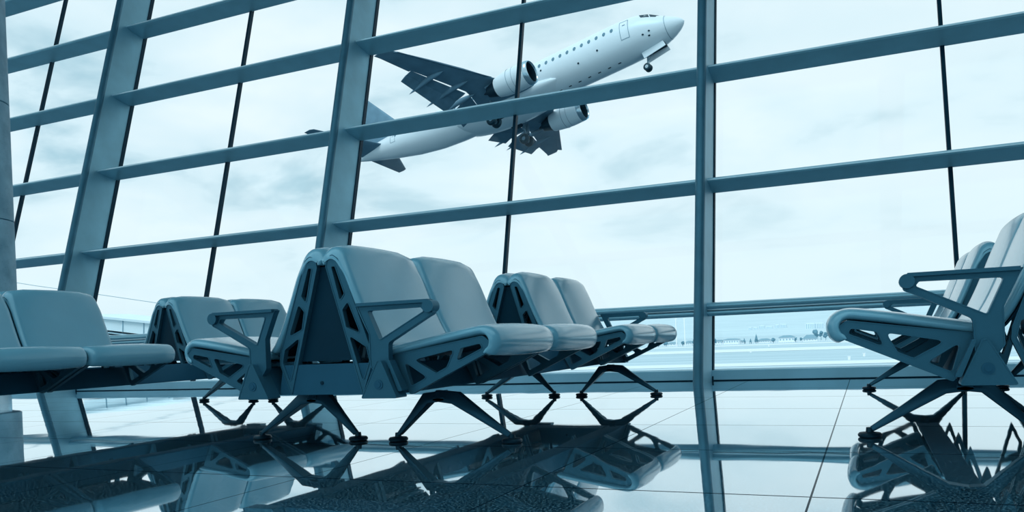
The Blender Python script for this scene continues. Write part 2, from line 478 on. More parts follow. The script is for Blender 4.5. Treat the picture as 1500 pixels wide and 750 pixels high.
def make_leg(parent):
    """one pressed-metal leg, feet at s = .10 and .62, standing under the beam"""
    bm = bmesh.new()
    def bar(path, thick):   # path: (s,z,wy,hz) cross-sections
        rings = []
        for (s, z, wy, nx, nz, t) in path:
            rings.append([(s+nx*t, -wy*.45, z+nz*t), (s+nx*t, wy*.45, z+nz*t), (s-nx*t*.3, wy, z-nz*t*.3), (s-nx*t, wy, z-nz*t), (s-nx*t, -wy, z-nz*t), (s-nx*t*.3, -wy, z-nz*t*.3)])
        loft(bm, rings)
    bar([(.29, .190, .032, .15, .98, .022), (.385, .180, .032, .45, .88, .026), (.50, .104, .022, .5, .86, .017), (.614, .030, .015, .55, .8, .010)], 0)
    bar([(.34, .190, .032, -.15, .98, .022), (.250, .180, .032, -.6, .78, .026), (.178, .104, .022, -.72, .66, .017), (.106, .030, .015, -.75, .6, .010)], 0)
    leg = obj('leg', bm, M['leg'], parent, bevel=.003, ang=30)
    for s in (.10, .62):
        b2 = bmesh.new(); lathe(b2, [(.034, 0), (.040, .004), (.041, .011), (.036, .017), (.014, .020), (.012, .036)], seg=28, center=(s, 0, 0))
        obj('foot_pad', b2, M['rubber'], leg, ang=40)
    return leg

def make_bench(X, y0, label, panels=True):
    root = empty('airport_bench', (X, y0, 0), 0, label, 'bench', 'back-to-back waiting benches in rows toward the glass')
    flipm = lambda y: Matrix.Translation((0, y, 0)) @ Matrix.Rotation(PI, 4, 'Z')
    return root, flipm

def first_bench(X, y0, label, ks=(0, 1, 3, 4)):
    root, fl = make_bench(X, y0, label)
    L_ = (max(ks)+1)*W
    proto = []
    proto.append(cushion('back_cushion', back_c, .034, 'back', root))
    proto.append(cushion('seat_cushion', seat_c, .036, 'seat', root))
    for y in (.020, W-.020): proto.append(seat_frame(root, y)); proto.append(back_frame(root, y))
    proto.append(obj('back_shell', strip(back_c[3:], .006, .03, W-.03, -.019), M['dark'], root, ang=60))
    proto.append(obj('seat_pan', strip(seat_c[:6], .006, .03, W-.03, -.020), M['dark'], root, ang=60))
    for k in ks:
        for side in (1, -1):
            if k == 0 and side == 1: continue
            m = Matrix.Translation((0, k*W, 0)) if side == 1 else fl((k+1)*W)
            for p in proto: copy_part(p, root, m)
    # armrests and triangular end caps at the four outer ends
    bm = bmesh.new(); plate(bm, arm_outer, [arm_hole], -.043, -.018); lips(bm, [arm_outer, arm_hole], -.043, -.018)
    box(bm, (.345, -.036, .5555), (.300, .042, .012))
    tube(bm, (.497, -.058, .536), (.497, -.008, .536), .0225, seg=20)
    arm = obj('armrest', bm, M['arm'], root, bevel=.003, smooth=True, ang=30)
    bm = bmesh.new(); plate(bm, cap_outer, [], -.070, .0); lips(bm, [cap_outer], -.070, .0, .004, .0015)
    cap = obj('end_cap', bm, M['arm'], root, bevel=.004, smooth=True, ang=30)
    b2 = bmesh.new(); tube(b2, (.290, -.0725, .262), (.290, -.069, .262), .018, seg=24)
    tube(b2, (.290, -.0745, .262), (.290, -.069, .262), .011, seg=6)
    em = obj('round_emblem', b2, M['beam'], cap)
    rib = bmesh.new(); plate(rib, rounded([(.312, .348), (.324, .350), (.375, .236), (.356, .236)], .006), [], -.05, -.01)
    bmesh.ops.translate(rib, verts=rib.verts, vec=(.002, 0, 0))
    obj('cap_rib', rib, M['arm'], cap, bevel=.002)
    far = Matrix.Translation((0, L_, 0)) @ Matrix.Diagonal((1, -1, 1, 1))
    for p in (arm, cap):
        copy_part(p, root, Matrix.Diagonal((-1, 1, 1, 1)))
        copy_part(p, root, far)
        copy_part(p, root, fl(L_))
    # beams, tray and end panels
    bm = bmesh.new(); plate(bm, rounded(beam_poly, .006), [], .0, L_)
    be = obj('beam', bm, M['beam'], root, bevel=.002)
    copy_part(be, root, fl(L_))
    for ya, yb in ((.012, .20), (L_-.20, L_-.012)):
        bm = bmesh.new(); plate(bm, [(-.228, .222), (.228, .222), (.205, .340), (-.205, .340)], [], ya, yb)
        obj('cross_box', bm, M['beam'], root, smooth=False, bevel=.002)
        b2 = bmesh.new(); tube(b2, (-.02, ya-.004, .268), (-.02, ya+.004, .268), .007, seg=12); obj('bolt_hole', b2, M['dark'], root)
    gap = [k for k in range(max(ks)) if k not in ks][0]
    for y in (.034, L_-.034, (gap+1)*W+.034, gap*W-.034):
        bm = bmesh.new(); plate(bm, [(-.150, .352), (.150, .352), (.018, .716), (-.018, .716)], [], y-.004, y+.004)
        obj('end_panel', bm, M['dark'], root, smooth=False)
    lg = make_leg(root)
    lg.location = (0, .352, 0)
    copy_part(lg, root, Matrix.Translation((0, L_-.2-.352, 0)))
    for y in (.352, L_-.2):
        copy_part(lg, root, Matrix.Translation((0, y, 0)) @ Matrix.Rotation(PI, 4, 'Z') @ Matrix.Translation((0, -.352, 0)))
    return root

b0 = first_bench(-1.915, 2.549, 'grey-blue leather back-to-back bench in the centre, its near end facing the viewer')
def dup_bench(src, X, y0, label, skip=()):
    r = src.copy(); COL.objects.link(r); r.location = (X, y0, 0); r['label'] = label
    for ch in list(src.children):
        if ch.name.split('.')[0] in skip: continue
        copy_part(ch, r)
    return r
b1 = first_bench(-4.446, 2.395-W, 'grey-blue leather bench at the left, its near end cut by the picture edge', ks=(0, 1, 2, 4, 5))
b2 = dup_bench(b0, .612, 2.84, 'grey-blue leather bench with open sides, cut by the right edge of the picture', skip=('end_panel', 'cross_box', 'bolt_hole'))

# ------------------------------------------------------------------ airliner climbing outside
AC = Matrix(((.96869117, .1843207, -.16632286, -32.348), (-.15562518, .97278567, .17166492, 74.569), (.19343789, -.14040627, .97101383, 24.531), (0, 0, 0, 1)))
ac = empty('passenger_jet', label='white twin-engine passenger jet climbing with its wheels down outside the glass', cat='airplane')
ac.matrix_world = AC
# fuselage stations: x, top z, bottom z, half width
ST = [(19.1, -.48, -.52, .03), (18.95, -.22, -.78, .30), (18.6, .05, -1.08, .60), (18.1, .32, -1.36, .90), (17.5, .62, -1.60, 1.17), (16.9, .92, -1.78, 1.38), (16.3, 1.32, -1.91, 1.55),
      (15.6, 1.66, -2.00, 1.70), (14.6, 1.88, -2.06, 1.81), (13.2, 1.98, -2.10, 1.87), (11, 2.0, -2.12, 1.88), (0, 2.0, -2.12, 1.88), (-6, 2.0, -2.12, 1.88), (-9, 2.0, -1.90, 1.85), (-12, 2.0, -1.42, 1.68),
      (-15, 1.98, -.72, 1.32), (-17.5, 1.92, -.05, .92), (-19.5, 1.78, .52, .52), (-20.6, 1.55, .88, .28), (-20.9, 1.40, 1.0, .16)]
def interp(x):
    S = sorted(ST)
    for a, b in zip(S, S[1:]):
        if a[0] <= x <= b[0]:
            t = (x-a[0])/(b[0]-a[0]); return [a[i]+(b[i]-a[i])*t for i in range(4)]
    return list(S[-1] if x > S[-1][0] else S[0])
def fus_pt(x, th):
    """th: 0 = port side, 90 = top, 180 = starboard"""
    _, zt, zb, w = interp(x); zc = (zt+zb)/2; hh = (zt-zb)/2
    return Vector((x, w*math.cos(th), zc+hh*math.sin(th)))
bm = bmesh.new(); rings = []
nst = 130
for k in range(nst+1):
    u = k/nst
    x = 19.1-40.0*u
    if k < 20: x = 19.1-(k/20)**2*3.2 if k else 19.1
    else: x = 15.9-(36.8)*(k-20)/(nst-20)
    rings.append([fus_pt(x, 2*PI*i/48) for i in range(48)])
loft(bm, rings)
fus = obj('fuselage', bm, M['white'], ac, ang=60)
sm = fus.modifiers.new('smooth', 'SMOOTH'); sm.factor = .5; sm.iterations = 3

def fus_patch(bm, pts, off=.02, th=.02):
    """thin raised patch on the fuselage skin; pts = [(x, theta)]"""
    a = []
    for (x, t) in pts:
        p = fus_pt(x, t); c = fus_pt(x, t); n = Vector((0, math.cos(t), math.sin(t))).normalized()
        a.append((p+n*off, p-n*th))
    A = [bm.verts.new(q[0]) for q in a]; B = [bm.verts.new(q[1]) for q in a]
    bm.faces.new(A); bm.faces.new(B[::-1]); n = len(A)
    for i in range(n): bm.faces.new((A[i], B[i], B[(i+1) % n], A[(i+1) % n]))
def th_at(z, side):   # angle on the skin for height z above the centreline (cylindrical part)
    a = math.asin(max(-1, min(1, (z+.06)/2.06))); return PI-a if side < 0 else a
for side in (-1, 1):
    xs_ = [12.95-.78*i for i in range(11)]+[3.9]+[2.6-.78*i for i in range(22)]
    for x in xs_:
        if -.6 < x < -5: continue
        b = bmesh.new(); t0 = th_at(.62, side); dt = .095*(1 if side > 0 else -1)
        pts = [(x+.16*math.cos(a), t0+dt*1.2*math.sin(a)) for a in [2*PI*(i+.5)/8 for i in range(8)]]
        fus_patch(b, pts, .015); obj('cabin_window', b, M['acwin'], ac, smooth=False)
    # doors drawn by a thin frame
    for xd, w_ in ((14.15, .42), (-14.2, .38), (-.2, .25)):
        b = bmesh.new()
        z0, z1 = (-.75, 1.15) if abs(xd) > 1 else (.15, 1.0)
        if xd < -10: z0, z1 = -.35, 1.25
        t0, t1 = th_at(z0, side), th_at(z1, side); d = .02*(1 if side > 0 else -1)
        N_ = 8
        for xx in (xd-w_, xd+w_-.04):
            for k in range(N_):
                a0 = t0+(t1-t0)*k/N_; a1 = t0+(t1-t0)*(k+1)/N_
                fus_patch(b, [(xx, a0), (xx+.04, a0), (xx+.04, a1), (xx, a1)], .012)
        for tt in (t0, t1): fus_patch(b, [(xd-w_, tt), (xd+w_, tt), (xd+w_, tt+d), (xd-w_, tt+d)], .012)
        fus_patch(b, [(xd-.14, th_at(.62, side)), (xd+.14, th_at(.62, side)), (xd+.14, th_at(.70, side)), (xd-.14, th_at(.70, side))], .014)
        obj('cabin_door', b, M['acline'], ac, smooth=False)
    # cockpit glazing
    sgn = 1 if side > 0 else -1
    def ang(deg): return math.radians(deg) if side > 0 else PI-math.radians(deg)
    b = bmesh.new(); fus_patch(b, [(17.02, ang(60)), (16.98, ang(40)), (16.55, ang(37)), (16.35, ang(58))], .03); obj('cockpit_window', b, M['acdark'], ac, smooth=False)
    b = bmesh.new(); fus_patch(b, [(16.25, ang(58)), (16.45, ang(36)), (15.75, ang(33)), (15.55, ang(47))], .03); obj('cockpit_window', b, M['acdark'], ac, smooth=False)
    b = bmesh.new(); fus_patch(b, [(17.10, ang(60)), (17.35, ang(87)), (16.55, ang(86)), (16.38, ang(62))], .03); obj('cockpit_window', b, M['acdark'], ac, smooth=False)
# small sensor ports and drain masts under the belly
for i in range(9):
    b = bmesh.new(); x = 12.6-1.05*i; fus_patch(b, [(x, PI*1.40), (x+.28, PI*1.40), (x+.28, PI*1.415), (x, PI*1.415)], .02); obj('belly_port', b, M['acdark'], ac, smooth=False)
for (x, t) in ((16.3, 200), (16.2, 214), (15.7, 206), (11.3, 196), (9.2, 205), (5.3, 178)):
    b = bmesh.new(); fus_patch(b, [(x+.10*math.cos(a), math.radians(t)+.05*math.sin(a)) for a in [PI/3*i for i in range(6)]], .02); obj('sensor_port', b, M['acdark'], ac, smooth=False)
# radome joint ring
b = bmesh.new(); R_ = []
for x in (17.62, 17.66): R_.append([fus_pt(x, 2*PI*i/48)*1 + Vector((0, .008*math.cos(2*PI*i/48), .008*math.sin(2*PI*i/48))) for i in range(48)])
loft(b, R_, True, False); obj('radome_joint', b, M['acline'], ac)
# wing-to-body fairing
b = bmesh.new(); rings = []
for k in range(25):
    u = k/24; x = 6.6-12.0*u; f = math.sin(PI*min(1, max(0, u)))**.55
    rings.append([(x, (1.55+.75*f)*math.cos(a), -1.25+(.35+.95*f)*math.sin(a)-.12*f) for a in [2*PI*i/32 for i in range(32)]])
loft(b, rings); obj('belly_fairing', b, M['white'], ac, ang=60)

def airfoil(le, te, z_le, z_te, t, y, n=14):
    """ring of points of one wing section at span y (chord along x)"""
    up, lo = [], []
    for i in range(n+1):
        c = (1-math.cos(PI*i/n))/2
        th = 5*t*(.2969*math.sqrt(c)-.126*c-.3516*c*c+.2843*c**3-.1036*c**4)
        x = le+(te-le)*c; z = z_le+(z_te-z_le)*c
        up.append((x, y, z+th*abs(le-te)*1.1)); lo.append((x, y, z-th*abs(le-te)*.8))
    return up+lo[::-1][1:-1]
wz = lambda y: -1.2+.115*(y-1.9)
def mir(l, s): return [(p[0], p[1]*s, p[2]) for p in l]
for s in (-1, 1):
    b = bmesh.new()
    SEC = [(1.2, 5.3, -1.9, .12), (1.9, 4.6, -1.9, .12), (4.4, 2.65, -1.25, .115), (5.4, 2.05, -1.15, .11), (8.15, .80, -2.05, .10), (11.0, -.72, -3.05, .10), (11.05, -.75, -3.3, .10), (14.0, -2.45, -4.02, .09), (14.55, -2.95, -4.22, .05)]
    loft(b, [mir(airfoil(le, te, wz(y), wz(y)-.05, t, y), s) for (y, le, te, t) in SEC])
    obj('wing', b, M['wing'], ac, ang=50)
    # outboard and inboard flaps, drooped, with a light gap ahead of them
    for (ya, yb, xa, xb, ca, cb) in ((5.3, 11.0, -1.22, -2.95, 2.5, 1.3), (2.1, 4.55, -1.9, -1.32, 2.3, 2.3)):
        for (f0, f1, dz0, dz1) in ((-.03, .47, -.10, -.40), (.44, 1, -.36, -.95)):
            b = bmesh.new()
            loft(b, [mir(airfoil(x-c_*f0, x-c_*f1, wz(y)+dz0*c_/2.2, wz(y)+dz1*c_/2.2, .11, y), s) for (y, x, c_) in ((ya, xa-(.13 if ya > 5 else .0), ca), (yb, xb-(.12 if ya > 5 else .0), cb))])
            obj('flap', b, M['flap'], ac, ang=50)
    # leading edge slat
    b = bmesh.new()
    loft(b, [mir(airfoil(le+.45, le-.25, wz(y)-.30, wz(y)+.02, .12, y), s) for (y, le) in ((5.9, 1.85), (13.9, -2.38))])
    obj('slat', b, M['wing'], ac, ang=50)
    # flap track fairings
    for (y, x0, x1) in ((9.3, -.7, -4.9), (6.75, .2, -5.0), (4.75, -.6, -5.2)):
        b = bmesh.new(); rings = []
        for k in range(15):
            u = k/14; x = x0+(x1-x0)*u; f = max(.03, math.sin(PI*u**.8)**.8)
            zc = wz(y)-.22-.95*max(0, u-.35)**1.25
            rings.append([(x, (y+.21*f*math.cos(a))*s, zc+.28*f*math.sin(a)) for a in [2*PI*i/14 for i in range(14)]])
        loft(b, rings); obj('flap_track_fairing', b, M['wing'], ac, ang=60)
    # engine: nacelle with lip, intake, core, pylon
    ey, ez = 4.83, -1.68
    b = bmesh.new()
    prof = [(1.0, 5.80), (1.02, 5.9), (1.06, 5.88), (1.12, 5.5), (1.16, 4.7), (1.14, 3.7), (1.03, 2.8), (.90, 2.2), (.86, 2.2), (.86, 3.0)]
    lathe(b, prof, 'X', 44, (0, ey*s, ez), close=True); nac = obj('engine_nacelle', b, M['white'], ac, ang=60)
    b = bmesh.new(); lathe(b, [(.92, 5.80), (.93, 5.93), (.99, 6.01), (1.05, 5.96), (1.10, 5.78), (1.128, 5.55), (1.10, 5.5), (1.02, 5.85)], 'X', 44, (0, ey*s, ez), close=True); obj('intake_lip', b, M['lip'], nac, ang=60)
    b = bmesh.new(); lathe(b, [(.93, 5.88), (.88, 5.6), (.86, 5.0), (.9, 4.9), (.99, 5.86)], 'X', 44, (0, ey*s, ez), close=True); obj('intake_duct', b, M['acdark'], nac, ang=60)
    b = bmesh.new(); lathe(b, [(.85, 5.0), (.20, 5.05), (.02, 5.5)], 'X', 36, (0, ey*s, ez)); obj('fan', b, M['acdark'], nac, ang=40)
    b = bmesh.new(); lathe(b, [(.80, 3.0), (.78, 2.1), (.62, 1.5), (.50, 1.1), (.44, 1.1), (.3, 1.2), (.12, .7), (.02, .5)], 'X', 36, (0, ey*s, ez)); obj('exhaust_core', b, M['acdark'], nac, ang=40)
    for x in (3.75, 4.35):
        b = bmesh.new(); lathe(b, [(1.135, x), (1.165, x), (1.165, x+.03), (1.135, x+.03)], 'X', 44, (0, ey*s, ez), close=True); obj('cowl_seam', b, M['acline'], nac)
    b = bmesh.new()
    plate(b, [(4.9, ez+1.05), (3.4, -.62), (1.9, -.75), (.6, -1.05), (1.2, -1.55), (2.2, ez+.55)], [], ey-.16, ey+.16, lambda p, y, z: (p, y*s, z))
    obj('engine_pylon', b, M['wing'], ac, smooth=False, bevel=.05)
    # stabiliser
    b = bmesh.new()
    loft(b, [mir(airfoil(le, te, z, z, t, y), s) for (y, le, te, z, t) in ((.3, -15.4, -19.7, .92, .10), (1.1, -16.1, -19.75, 1.0, .10), (7.3, -19.9, -21.15, 2.05, .09), (7.5, -20.3, -21.2, 2.08, .05))])
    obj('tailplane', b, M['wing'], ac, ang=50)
    # main gear
    b = bmesh.new(); tube(b, (-.1, 2.86*s, -1.2), (0, 2.86*s, -3.5), .13, .11, 14); tube(b, (0, 2.35*s, -3.5), (0, 3.37*s, -3.5), .08, seg=12)
    tube(b, (.05, 1.5*s, -1.9), (0, 2.86*s, -2.5), .07, seg=10); box(b, (0, 3.05*s, -2.2), (.7, .05, 1.1))
    g = obj('main_gear_strut', b, M['strut'], ac)
    for dy in (-.43, .43):
        b = bmesh.new(); tprof = [(.30, -.17), (.46, -.19), (.53, -.12), (.545, 0), (.53, .12), (.46, .19), (.30, .17)]
        cy = (2.86+dy)*s
        rings = [[(r*math.cos(a), cy+h, -3.5+r*math.sin(a)) for a in [2*PI*i/28 for i in range(28)]] for (r, h) in tprof]
        loft(b, rings); w_ = obj('wheel', b, M['rubber'], g, ang=50)
        b = bmesh.new(); tube(b, (0, cy-.175, -3.5), (0, cy+.175, -3.5), .2, seg=20); o = obj('wheel_hub', b, M['wing'], g)
    # open wheel bay
    b = bmesh.new(); tube(b, (0, 1.25*s, -2.50), (0, 1.25*s, -2.42), .62, seg=28); obj('wheel_bay', b, M['acdark'], ac)
# fin
b = bmesh.new()
def finsec(le, te, z, t, n=12):
    r = airfoil(le, te, 0, 0, t, 0, n); return [(p[0], p[2], z) for p in r]
loft(b, [finsec(-10.5, -19.9, 1.75, .02), finsec(-13.0, -19.9, 2.55, .05), finsec(-14.3, -20.0, 3.35, .07), finsec(-18.9, -21.3, 8.2, .08), finsec(-19.3, -21.4, 8.45, .05)])
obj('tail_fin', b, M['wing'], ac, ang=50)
b = bmesh.new(); lathe(b, [(.15, -20.8), (.14, -21.05), (.08, -21.1)], 'X', 16, (0, 0, 1.2)); obj('tail_exhaust', b, M['acdark'], ac)
# nose gear
b = bmesh.new(); tube(b, (15.3, 0, -1.9), (15.1, 0, -3.3), .08, .07, 12); tube(b, (15.1, -.3, -3.3), (15.1, .3, -3.3), .05, seg=10); tube(b, (15.9, 0, -2.0), (15.15, 0, -2.8), .04, seg=8)
g = obj('nose_gear_strut', b, M['strut'], ac)
for y in (-.2, .2):
    b = bmesh.new(); rings = [[(15.1+r*math.cos(a), y+h, -3.3+r*math.sin(a)) for a in [2*PI*i/24 for i in range(24)]] for (r, h) in ((.18, -.09), (.3, -.1), (.345, -.06), (.35, 0), (.345, .06), (.3, .1), (.18, .09))]
    loft(b, rings); obj('wheel', b, M['rubber'], g, ang=50)
    b = bmesh.new(); tube(b, (15.1, y-.1, -3.3), (15.1, y+.1, -3.3), .15, seg=16); obj('wheel_hub', b, M['lip'], g)
for y in (-.5, .5):
    b = bmesh.new(); plate(b, rounded([(14.95, -2.0), (17.05, -1.72), (17.25, -2.25), (15.1, -2.62)], .05), [], y-.025, y+.025)
    obj('gear_door', b, M['white'], ac, smooth=False)
b = bmesh.new(); rings_ = []
box(b, (16.1, 0, -1.93), (2.0, .8, .12), Matrix.Rotation(-.09, 3, 'Y')); obj('nose_gear_bay', b, M['acdark'], ac)

# ------------------------------------------------------------------ airfield far below the hall floor
GZ = -12.0
def flat(name, x0, x1, y0, y1, z, m, t=.05):
    bm = bmesh.new(); box(bm, ((x0+x1)/2, (y0+y1)/2, z-t/2), (x1-x0, y1-y0, t)); return struct(name, bm, m, smooth=False)
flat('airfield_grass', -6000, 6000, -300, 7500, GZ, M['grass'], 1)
flat('apron', -800, 800, 10, 236, GZ+.10, M['asphalt'])
flat('taxiway', -1800, 1800, 286, 312, GZ+.1, M['runway'])
flat('runway', -2800, 2800, 474, 546, GZ+.1, M['runway'])
flat('perimeter_road', -2800, 2800, 660, 704, GZ+.1, M['runway'])
flat('apron_edge_line', -1800, 1800, 240, 262, GZ+.1, M['runway'])

def hill_e(x, y):
    u = (y-1500)/5000
    if u <= 0: return GZ-.5
    return GZ-.5+sstep(u, 0, .9)*(125+40*noise.noise(Vector((x*.0006, y*.0005, 3)))+18*noise.noise(Vector((x*.0025, y*.002, 8))))+sstep(u, 0, .15)*6*noise.noise(Vector((x*.004, y*.005, 1)))
bm = bmesh.new(); nx, ny = 170, 34; grid = []
for jj in range(ny+1):
    grid.append([bm.verts.new((-5200+9200*ii/nx, 1500+5000*jj/ny, hill_e(-5200+9200*ii/nx, 1500+5000*jj/ny))) for ii in range(nx+1)])
for jj in range(ny):
    for ii in range(nx):
        bm.faces.new((grid[jj][ii], grid[jj][ii+1], grid[jj+1][ii+1], grid[jj+1][ii]))
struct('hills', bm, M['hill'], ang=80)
hill_z = hill_e

def at(u, y):
    """x where the sight line of column u (on the horizon) meets distance y"""
    d = Fv+Rv*((u-750)/F_PX); return d.x/d.y*y

def house(u, y, w, h, roof, label, hip=True, n=4):
    x = at(u, y)
    r = empty('house', (x, y, GZ), .1*random.uniform(-1, 1), label, 'house', 'houses beyond the airfield')
    b = bmesh.new(); box(b, (0, 0, h/2), (w, 8, h)); wl = obj('house_wall', b, M['hwall'], r, smooth=False)
    b = bmesh.new(); e = .8
    base = [(-w/2-e, -4-e, h), (w/2+e, -4-e, h), (w/2+e, 4+e, h), (-w/2-e, 4+e, h)]
    k = w*.25 if hip else w*.48
    v = [b.verts.new(p) for p in base]+[b.verts.new((-w/2+k, 0, h+roof)), b.verts.new((w/2-k, 0, h+roof))]
    for q in ((0, 1, 5, 4), (1, 2, 5), (2, 3, 4, 5), (3, 0, 4), (3, 2, 1, 0)): b.faces.new([v[i] for i in q])
    obj('roof', b, M['hroof'], r, smooth=False)
    for i in range(n):
        b = bmesh.new(); box(b, (-w/2+w*(i+.5)/n, -4.02, h*.55), (w/n*.4, .1, h*.32)); obj('window', b, M['hwin'], r, smooth=False)
house(1054, 770, 7, 3.2, 1.2, 'small pale house at the left of the town, right beside the steel column', n=3)
house(1072, 766, 14, 4.2, 1.0, 'wide pale two-storey house with a flat dark roof left of the pointed tree', n=6)
house(1086.5, 776, 5, 2.4, .8, 'low pale shed between the wide white house and the pointed tree', n=2)
house(1120, 766, 10, 2.6, 1.6, 'low white house just right of the pointed tree', n=5)
house(1153, 772, 13.5, 4.4, 1.8, 'long house with a wide dark overhanging roof in the middle of the town', n=5)
house(1187, 766, 11.5, 2.6, 3.4, 'white house with a tall hipped roof left of the dark round tree', n=5)
house(985, 770, 8, 2.6, 1.2, 'low pale house left of the tall white masts behind the seat ends', n=3)
house(1010, 768, 6, 3, 1.4, 'small pale house below the taller white mast', n=3)

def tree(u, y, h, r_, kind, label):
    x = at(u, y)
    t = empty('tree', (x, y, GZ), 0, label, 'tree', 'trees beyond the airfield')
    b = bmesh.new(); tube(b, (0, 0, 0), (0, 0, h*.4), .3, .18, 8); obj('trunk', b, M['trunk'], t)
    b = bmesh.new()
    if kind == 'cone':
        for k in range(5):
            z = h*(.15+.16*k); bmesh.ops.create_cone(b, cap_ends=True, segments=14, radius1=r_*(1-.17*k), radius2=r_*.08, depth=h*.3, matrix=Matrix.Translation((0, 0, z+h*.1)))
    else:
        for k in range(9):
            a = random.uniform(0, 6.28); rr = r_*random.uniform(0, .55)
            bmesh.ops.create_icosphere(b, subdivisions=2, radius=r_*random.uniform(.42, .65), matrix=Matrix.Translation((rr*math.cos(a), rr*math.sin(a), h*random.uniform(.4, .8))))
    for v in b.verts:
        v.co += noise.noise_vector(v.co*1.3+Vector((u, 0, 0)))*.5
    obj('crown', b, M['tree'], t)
TR = [(1047, 752, 6.4, 2.2, 'round', 'bushy tree against the right side of the steel column'), (1090.6, 756, 5, 1.3, 'cone', 'small narrow tree right of the wide white house'),
      (1099.5, 752, 4.4, 1.6, 'cone', 'small conical tree left of the tallest conical tree'), (1108, 755, 8, 2.4, 'cone', 'tallest conical tree of the town, left of the low white house'),
      (1133, 750, 4.5, 1.9, 'round', 'low bushy tree left of the long dark-roofed house'), (1165.8, 752, 4.4, 1.4, 'round', 'bush at the right end of the long dark-roofed house'),
      (1173.5, 754, 4, 1.4, 'round', 'bush left of the hip-roofed white house'), (1194, 800, 10.5, 3.2, 'round', 'dark tall tree behind the hip-roofed white house'),
      (1203, 812, 10, 2.2, 'round', 'tall leafy tree right of the dark tall tree'), (1210, 790, 8.5, 2.4, 'round', 'leafy tree just left of the right bench seat'),
      (1018, 752, 6.5, 2.2, 'round', 'bushy tree just left of the steel column'), (1000, 750, 4.4, 1.8, 'round', 'bush at the foot of the taller white mast'),
      (975, 750, 4.4, 2, 'round', 'bush behind the farthest seat end'), (964, 750, 4, 2, 'round', 'bush seen below the farthest seat cushion')]
for a in TR: tree(*a)

def block(u, y, w, h, label, fl=4, n=5):
    x = at(u, y)
    z = hill_z(x, y)-1
    r = empty('apartment_block', (x, y, z), 0, label, 'apartment block', 'pale apartment blocks on the hillside')
    b = bmesh.new(); box(b, (0, 0, h/2), (w, 14, h)); box(b, (0, 0, h+.6), (w*.9, 12, 1.2)); obj('block_wall', b, M['twall'], r, smooth=False)
    for i in range(n):
        b = bmesh.new(); box(b, (-w/2+w*(i+.5)/n, -7.05, h*.5), (w/n*.35, .2, h*.8)); obj('window_bay', b, M['hwin'], r, smooth=False)
for (u, y, w, h, l) in ((1100, 2500, 10, 8, 'small block at the left end of the hillside row'), (1108, 2540, 12, 6, 'second block from the left on the hillside'), (1117, 2500, 16, 11, 'tall white block in the left hillside cluster'),
                        (1128, 2540, 18, 7, 'wide dim block near the middle of the hillside'), (1139.5, 2500, 12, 11, 'narrow tall block near the middle of the hillside'), (1149, 2540, 18, 11, 'block just right of the narrow tall one on the hillside'),
                        (1188, 2250, 22, 15, 'large white block at the right of the hillside'), (1201, 2290, 22, 15, 'right-hand large block partly behind the tall trees')):
    block(u, y, w, h, l)

# perimeter fence with white posts
f = empty('perimeter_fence', (0, 742, GZ), 0, 'long white post fence in front of the town', 'fence')
for i in range(100):
    x = at(946, 742)+i*1.85
    bp_ = bmesh.new(); box(bp_, (x, 0, .8), (.30, .15, 1.6)); obj('post', bp_, M['mast'], f, smooth=False)
xa = at(946, 742)
b = bmesh.new(); box(b, (xa+92, 0, 1.3), (186, .1, .14)); box(b, (xa+92, 0, .5), (186, .1, .14)); obj('rail', b, M['mast'], f, smooth=False)
for (u, hh, l) in ((991, 25, 'thinner white mast, left of the pair seen past the far seats'), (1003.5, 25, 'brighter white mast, right of the pair seen past the far seats')):
    b = bmesh.new(); tube(b, (0, 0, 0), (0, 0, hh), .5, .42, 10); box(b, (0, 0, hh+.2), (2.4, .6, .5))
    o = obj('lighting_mast', b, M['mast'], None); o.location = (at(u, 735), 735, GZ); tag(o, l, 'mast', 'white masts beyond the runway')
for (u, y, l) in ((1126, 600, 'small white marker beyond the runway'), (1099, 462, 'small white marker at the near runway edge'), (1265, 352, 'white marker post on the grass near the right bench'), (1243, 320, 'small grey marker at the edge of the taxiway')):
    b = bmesh.new(); box(b, (0, 0, .6), (.8, .4, 1.2)); box(b, (0, 0, 1.3), (1.1, .5, .2))
    o = obj('runway_marker', b, M['mast'], None, smooth=False); o.location = (at(u, y), y, GZ); tag(o, l, 'marker', 'runway markers')

# jet bridge beyond the glass at the left and the cable above it
def ray_at(u, v, dist):
    d = Fv+Rv*((u-750)/F_PX)-Uv*((v-PPY)/F_PX); return Vector((0, 0, .405))+d*dist
jb = empty('jet_bridge', (0, 0, 0), 0, 'pale covered walkway outside behind the left bench, sloping down to the right', 'walkway')
p0, p1 = ray_at(116, 460, 46), ray_at(252, 473.5, 40)
ax = (p1-p0); L_ = ax.length; ex = ax.normalized(); eyv = Vector((0, 0, 1)).cross(ex).normalized(); ezv = ex.cross(eyv)
jb.matrix_world = Matrix(((ex.x, eyv.x, ezv.x, p0.x), (ex.y, eyv.y, ezv.y, p0.y), (ex.z, eyv.z, ezv.z, p0.z), (0, 0, 0, 1)))
b = bmesh.new(); box(b, (L_/2, 1.4, -.06), (L_, 3.0, .12)); obj('roof_edge', b, M['bridge'], jb, smooth=False)
b = bmesh.new(); box(b, (L_/2, 1.4, -.42), (L_-.1, 2.7, .62)); obj('side_panel', b, M['bridge'], jb, smooth=False)
b = bmesh.new(); box(b, (L_/2, 1.4, -.86), (L_, 2.9, .05)); box(b, (L_/2, 1.4, -1.05), (L_, 2.9, .16)); obj('floor_beam', b, M['bridge_d'], jb, smooth=False)
for k in range(4):
    b = bmesh.new(); box(b, (L_*(.28+.22*k), .02, -.42), (.03, .04, .66)); obj('panel_joint', b, M['bridge_d'], jb, smooth=False)
